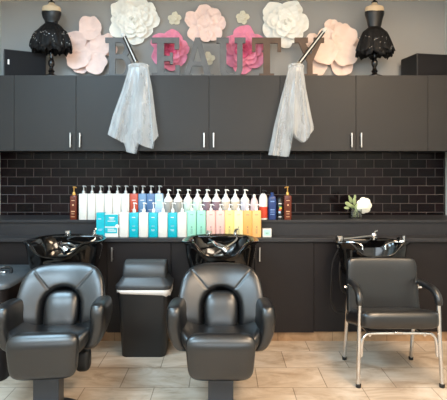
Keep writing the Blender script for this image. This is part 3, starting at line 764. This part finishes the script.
def rose(px, py, R, lobes, m, label, m2=None, seed=1):
    t = thing('paper_rose', label, 'flower decoration', (PX(px, ZW), -.001, PH(py, ZW)), 0, GF)
    rnd = random.Random(seed); RK = R * K
    for i, (ax, ay, r) in enumerate(lobes):
        petal_mesh((ax - px) * K, -(ay - py) * K, r * K, .010 + .004 * (i % 3), .34, 0, 1, seed * 31 + i).build('outer_petal', m, t, ang=80)
    lay = [(6, .46, .34, .030, m), (5, .32, .30, .046, m), (5, .20, .22, .060, m2 or m)]
    for li, (n, d, r, y0, mm) in enumerate(lay):
        for k in range(n):
            a = 2 * PI * k / n + li * .5 + rnd.uniform(-.15, .15)
            petal_mesh(RK * d * math.cos(a), RK * d * math.sin(a), RK * r * rnd.uniform(.92, 1.08), y0 + .005 * (k % 2), .62, 0, 1, seed * 77 + li * 9 + k).build('inner_petal', mm, t, ang=80)
    # rolled heart: short standing spirals
    h = MB()
    for k, (r0, a0, ln) in enumerate(((.05, 0, 5.2), (.10, 1.5, 3.4), (.11, 4.4, 3.2), (.17, .4, 2.4), (.17, 2.6, 2.4), (.17, 4.7, 2.2))):
        pts = []; nn = 14
        for j in range(nn):
            a = a0 + ln * j / (nn - 1); r = RK * (r0 + .03 * j / nn)
            pts.append((r * math.cos(a), r * math.sin(a)))
        for j in range(nn - 1):
            (xa, za), (xb, zb) = pts[j], pts[j + 1]
            b0, b1 = .05, .098 - .12 * r0
            vv = [(xa, -b0, za), (xb, -b0, zb), (xb * 1.12, -b1, zb * 1.12), (xa * 1.12, -b1, za * 1.12)]
            vv += [(x * .96 - .0, y, z * .96) for x, y, z in vv]
            h.add(vv, [(0, 1, 2, 3), (7, 6, 5, 4), (3, 2, 6, 7), (0, 4, 5, 1), (0, 3, 7, 4), (1, 5, 6, 2)])
    h.build('rolled_heart', m2 or m, t, ang=60)
    bk = MB().lathe([(RK * .3, 0), (RK * .3, .05)], 20).build('backing', m, t); bk.rotation_euler.x = PI / 2
    return t
rose(134, 20, 23, [(121, 9, 11), (136, 5, 12), (148, 18, 10.5), (120, 27, 11), (134, 32, 11), (147, 9, 8), (142, 27, 10), (118, 18, 8)], 'cream', 'large white paper rose above the letter B and left rod', seed=2)
rose(286, 22, 23, [(275, 11, 11), (292, 10, 11), (299, 22, 10.5), (274, 27, 10.5), (286, 38, 8.5), (294, 31, 10), (272, 18, 8)], 'cream', 'large white paper rose above the letters T and Y', seed=3)
rose(169, 49, 19.5, [(160, 41, 9.5), (172, 38, 9.5), (180, 47, 8.5), (160, 54, 9), (170, 60, 9.5), (178, 56, 8.5)], 'hot', 'hot pink paper rose behind the letter E', 'hotdeep', seed=4)
rose(244, 49, 22, [(244, 35, 11), (255, 43, 10.5), (254, 57, 10), (243, 63, 10), (234, 56, 10), (233, 43, 9.5)], 'hot', 'hot pink paper rose behind the letters U and T', 'hotdeep', seed=5)
def small_rose(px, py, R, label, seed):
    t = thing('paper_rosette', label, 'flower decoration', (PX(px, ZW), -.001, PH(py, ZW)), 0, GF); rk = R * K; rnd = random.Random(seed)
    for k in range(5):
        a = 2 * PI * k / 5 + rnd.uniform(0, .5); petal_mesh(rk * .55 * math.cos(a), rk * .55 * math.sin(a), rk * .5, .008 + .003 * (k % 2), .4, 0, 1, seed + k).build('petal', 'ivory', t, ang=80)
    c_ = MB()
    for k in range(4):
        a = 2 * PI * k / 4; q = petal_mesh(rk * .2 * math.cos(a), rk * .2 * math.sin(a), rk * .32, .02 + .003 * k, .6, 0, 1, seed + 20 + k); c_.add(q.v, q.f)
    c_.build('center', 'ivory', t, ang=80)
    bk = MB().lathe([(rk * .4, 0), (rk * .35, .02)], 16).build('backing', 'ivory', t); bk.rotation_euler.x = PI / 2
small_rose(174, 16.5, 6.5, 'small ivory paper rosette right of the left white rose', 11)
small_rose(243, 15.5, 6.5, 'small ivory paper rosette above the right hot pink rose', 12)
small_rose(208, 57, 6.5, 'small ivory paper rosette behind the letter A', 13)

# ------------------------------------------------------------------ dress forms
ZM = 3.85
def make_form(px, label, flip):
    t = thing('dress_form', label, 'dress form', (PX(px, ZM), PY(ZM), CT), 0, 'miniature dress forms on the wall cabinets')
    z = lambda py: PH(py + (2 if py <= 32 else 0), ZM) - CT
    q = lambda w: w / 2 * ZM / F
    MB().lathe([(q(17), 0), (q(17), .012), (q(12), .022), (q(6), .032), (q(4), .05)], 28).build('stand_base', 'stand', t)
    MB().lathe([(q(4), .04), (q(6.5), .055), (q(4), .075), (q(3.5), .09), (q(6), .11), (q(6.5), .135), (q(4), .155), (q(3.6), .18), (q(5), .2), (q(3.5), .23), (q(3.5), z(30))], 20).build('stand_post', 'stand', t)
    prof = [(q(10), z(32)), (q(10.5), z(24)), (q(13.5), z(19)), (q(16.5), z(14)), (q(18), z(10)), (q(18.8), z(7)), (q(17), z(5)), (q(10), z(3.6)), (q(6), z(2.4)), (q(5), z(.8))]
    MB().lathe(prof, 32, sy=.68).build('torso', 'skin', t)
    MB().lathe([(q(6), z(.9)), (q(6), z(.0)), (q(3.5), z(-.9)), (q(2.2), z(-2)), (q(3), z(-3.2)), (q(1), z(-4))], 18).build('neck_cap', 'stand', t)
    wa = 22 if flip > 0 else 26
    bod = [(q(12), z(wa + 6)), (q(11.5), z(wa)), (q(13), z(wa - 3)), (q(15.5), z(17)), (q(17.5), z(14)), (q(18.5), z(12)), (q(18.4), z(11))]
    MB().lathe(bod, 32, sy=.72, mod=lambda r, zz, th, i: (r * 1.03 + .001, zz + (.010 * abs(math.cos(th)) if i == 6 else 0)), cap=False).build('bodice', 'satin', t)
    hem = 50 if flip > 0 else 54
    def ruff(lay):
        rnd = random.Random(lay + flip * 5); ph = rnd.uniform(0, 6)
        def f(r, zz, th, i):
            k = i / 7
            rr = r * (1 + k * (.05 * math.sin(9 * th + ph) + .04 * math.sin(17 * th + 2 * ph) + .04 * math.sin(5 * th - ph)))
            return (rr, zz + k * .014 * math.sin(7 * th + ph) + k * .008 * math.sin(23 * th))
        return f
    sk = MB()
    hw = 40 if flip > 0 else 37
    for lay, (w, hh) in enumerate(((hw, hem - 1), (hw * .94, hem + 2), (hw * .8, hem + 1))):
        top = wa - 1 + lay
        pr = [(q(lerp(11.5, w, (math.sin(PI / 2 * (i / 7) ** .8)) if flip > 0 else (i / 7) ** .55)), z(lerp(top, hh, (i / 7)))) for i in range(8)]
        sk.lathe(pr, 96, sy=.72, mod=ruff(lay), cap=False)
    so_ = sk.build('skirt', 'tulle', t, ang=80); so_.modifiers.new('thick', 'SOLIDIFY').thickness = .004
    sq = MB(); rnd = random.Random(3 + flip)
    for k in range(46 if flip > 0 else 22):
        th = rnd.uniform(PI, 2 * PI); u = rnd.uniform(.45, .95)
        r = q(lerp(11.5, hw, (math.sin(PI / 2 * u ** .8)) if flip > 0 else u ** .55)) * 1.07; zz = z(lerp(wa - 1, hem - 1, u))
        sq.ball((r * math.cos(th), r * .72 * math.sin(th), zz), .0035, 6)
    sq.build('sequins', 'sequin', t)['kind'] = 'stuff'
    b = MB(); s = flip
    for (dx, dz, rr) in ((.0, 0, .014), (.022 * s, .004, .016), (.045 * s, -.03, .016), (.07 * s, -.07, .02), (.085 * s, -.10, .016)):
        b.ball((q(7) * s + dx, -q(9), z(wa + 1) + dz), (rr, rr * .7, rr), 10)
    if flip > 0: b.build('sash', 'tulle', t)
    return t
make_form(51.5, 'dress form in a wide black tutu with silver sequins, left of the flowers', 1)
make_form(374.5, 'dress form in a flared black dress, right of the blush paper flower', -1)

# ------------------------------------------------------------------ speakers
def speaker(name, label, x, Z, rz, w, d, h, badge):
    t = thing(name, label, 'speaker', (x, PY(Z), CT), rz, 'black speakers on the wall cabinets')
    box(0, w, 0, d, 0, h).build('enclosure', 'plastic', t, smooth=False, bevel=.004)
    g = box(.006, w - .006, -.006, .002, .006, h - .006).build('grille', 'speaker', t, smooth=False, bevel=.003)
    if badge: box(.028, .040, -.0085, -.005, h * .44, h * .62).build('badge', 'white', g, smooth=False)
    return t
a = math.radians(27)
speaker('speaker', 'black speaker with a white badge at the left end of the cabinet tops', -1.80, 3.77, a, .325, .13, PH(48.7, 3.77) - CT, True)
speaker('speaker', 'plain black box speaker at the right end of the cabinet tops', 1.583, 3.765, math.radians(11), .345, .23, PH(53, 3.765) - CT, False)

# ------------------------------------------------------------------ rods and plastic bags
def rod(px0, py0, px1, py1, label):
    Za, Zb = 3.82, 3.715
    A = Vector((PX(px0, Za), PY(Za), PH(py0, Za))); B = Vector((PX(px1, Zb), PY(Zb) - .012, PH(py1, Zb)))
    t = thing('support_arm', label, 'arm', (B.x, PY(ZU), CT), 0, 'chrome arms on the wall cabinets')
    O = Vector((B.x, PY(ZU), CT)); a, b = A - O, B - O
    dr = (b - a).normalized(); sd = dr.cross(Vector((0, 1, 0))).normalized() * .011
    for s in (-1, 1): MB().tube([a + sd * s, b + sd * s], .0065, 10).build('rod', 'tube_edge_shade', t)  # shaded edges of a single chrome tube, built as two dark strips
    MB().tube([a, b], .0055, 10).build('rod', 'white', t)  # white strip painted in as the tube's bright middle highlight
    MB().tube([a - dr * .02, a + dr * .012], .019, 14).build('end_cap', 'white', t)
    MB().tube([b - dr * .02, b + dr * .02], .02, 14).build('joint', 'chrome', t)
    MB().box(-.03, .03, -.03, .1, 0, .018).box(-.012, .012, -.032, -.012, .0, b.z).build('clamp', 'blackmetal', t, bevel=.003)
    return B
def bag(label, tx, ty, tw, left, right, hem, seed, Zc=3.66):
    """left/right: tables (y px -> x px) of the silhouette, hem: table (x px -> y px)"""
    t = empty('plastic_bag', (PX(tx, Zc), PY(Zc), PH(ty, Zc)))
    O = t.location; n = 120; rows = 26; vs = []; rnd = random.Random(seed); ph = [rnd.uniform(0, 6.28) for _ in range(6)]
    for i in range(rows):
        k = i / (rows - 1)
        for j in range(n):
            th = 2 * PI * j / n; c, s_ = math.cos(th), math.sin(th)
            cf = math.copysign(abs(c) ** .9, c)
            # length of this strip: find the hem under its own x at the bottom
            yb = hem[-1][1]
            xb = lerp(interp(left, 999), interp(right, 999), .5 + .5 * cf)
            yb = interp(hem, xb)
            y = lerp(ty, yb, k)
            xl, xr = interp(left, y), interp(right, y)
            x = lerp(xl, xr, .5 + .5 * cf)
            ripple = k ** .7 * (.012 * math.sin(7 * th + ph[0]) + .007 * math.sin(12 * th + ph[1] + 2 * k) + .003 * math.sin(19 * th + ph[2]))
            ry = lerp(.022, .055, k ** .7)
            dep = Zc + ry * s_ * (1 if s_ < 0 else .6) + ripple * (1 if s_ < 0 else .3)
            X = PX(x, Zc) + ripple * .5 * c; H = PH(y, Zc)
            vs.append((X - O.x, PY(dep) - O.y, H - O.z))
    b = MB().add(vs, [(i * n + j, i * n + (j + 1) % n, (i + 1) * n + (j + 1) % n, (i + 1) * n + j) for i in range(rows - 1) for j in range(n)])
    b.build('bag_skirt', 'bag', t, ang=180)
    # gathered top
    w = tw * Zc / F / 2
    g = MB(); pr = [(w * .98, -.004), (w * 1.04, .008), (w * .98, .018), (w * .85, .026), (w * .5, .034), (w * .1, .036)]
    g.lathe(pr, 60, sy=.42, mod=lambda r, z, th, i: (r * (1 + .06 * math.sin(13 * th + i)), z), cap=False).build('gathered_top', 'bag', t, ang=180)
    return tag(t, label, 'plastic bag', 'plastic bags hung from the arms')
rod(124, 36, 137.5, 65, 'chrome tube arm sticking up from the left plastic bag')
rod(324, 31, 298, 65, 'chrome tube arm with white cap above the right plastic bag')
bag('milky plastic bag hanging over the cabinets below the letter B', 138.5, 67.5, 20, [(67, 129), (90, 122), (115, 113), (137, 107)], [(67, 148), (90, 152), (115, 155), (137, 158)],
    [(107, 134), (118, 140), (126, 144), (127, 152), (136, 154), (138, 143), (146, 147), (152, 149), (158, 136)], 3)
bag('milky plastic bag hanging over the cabinets below the letters T and Y', 296, 67.5, 15, [(67, 289), (95, 282), (125, 275), (157, 269)], [(67, 303), (90, 306), (115, 311), (128, 314)],
    [(269, 155), (288, 157), (289.5, 131), (293, 137), (302, 143), (307, 139), (314, 127)], 5)

# ------------------------------------------------------------------ light and camera
def area(name, loc, rot, sx, sy, power, col):
    l = bpy.data.lights.new(name, 'AREA'); l.shape = 'RECTANGLE'; l.size = sx; l.size_y = sy; l.energy = power; l.color = col
    o = bpy.data.objects.new(name, l); COL.objects.link(o); o.location = loc; o.rotation_euler = rot; return o
area('ceiling_panel_cool', (-1.35, -1.9, 2.8), (0, 0, 0), .6, 1.0, 60, (.50, .78, 1.0))
area('ceiling_panel_warm', (1.35, -1.9, 2.8), (0, 0, 0), .6, 1.0, 60, (1.0, .74, .50))
area('ceiling_panel_cool_rear', (-1.1, -3.5, 2.8), (0, 0, 0), 1.3, .7, 85, (.60, .83, 1.0))
area('ceiling_panel_warm_rear', (1.1, -3.5, 2.8), (0, 0, 0), 1.3, .7, 85, (1.0, .82, .64))
area('added_window_light', ((WX0 + WX1) / 2, FRONT + .02, (WZ0 + WZ1) / 2), (PI / 2, 0, 0), WX1 - WX0, WZ1 - WZ0, 60, (.82, .92, 1.0))  # added lamp filling the unseen opening in place of daylight
w = bpy.data.worlds.new('World'); S.world = w; w.use_nodes = True
bg = w.node_tree.nodes['Background']; bg.inputs[0].default_value = (.80, .91, 1.0, 1); bg.inputs[1].default_value = 2.0

cam = bpy.data.cameras.new('Camera'); co = bpy.data.objects.new('Camera', cam); COL.objects.link(co)
co.location = (0, -D, EYE); co.rotation_euler = (PI / 2, 0, 0)
cam.sensor_fit = 'HORIZONTAL'; cam.sensor_width = 36; cam.lens = F / 447 * 36; cam.shift_y = -(200 - HY) / 447; cam.clip_start = .05
S.camera = co
S.view_settings.view_transform = 'Standard'; S.view_settings.look = 'None'; S.view_settings.gamma = 1; S.view_settings.exposure = 0.0
try: S.view_settings.use_curve_mapping = False
except Exception: pass
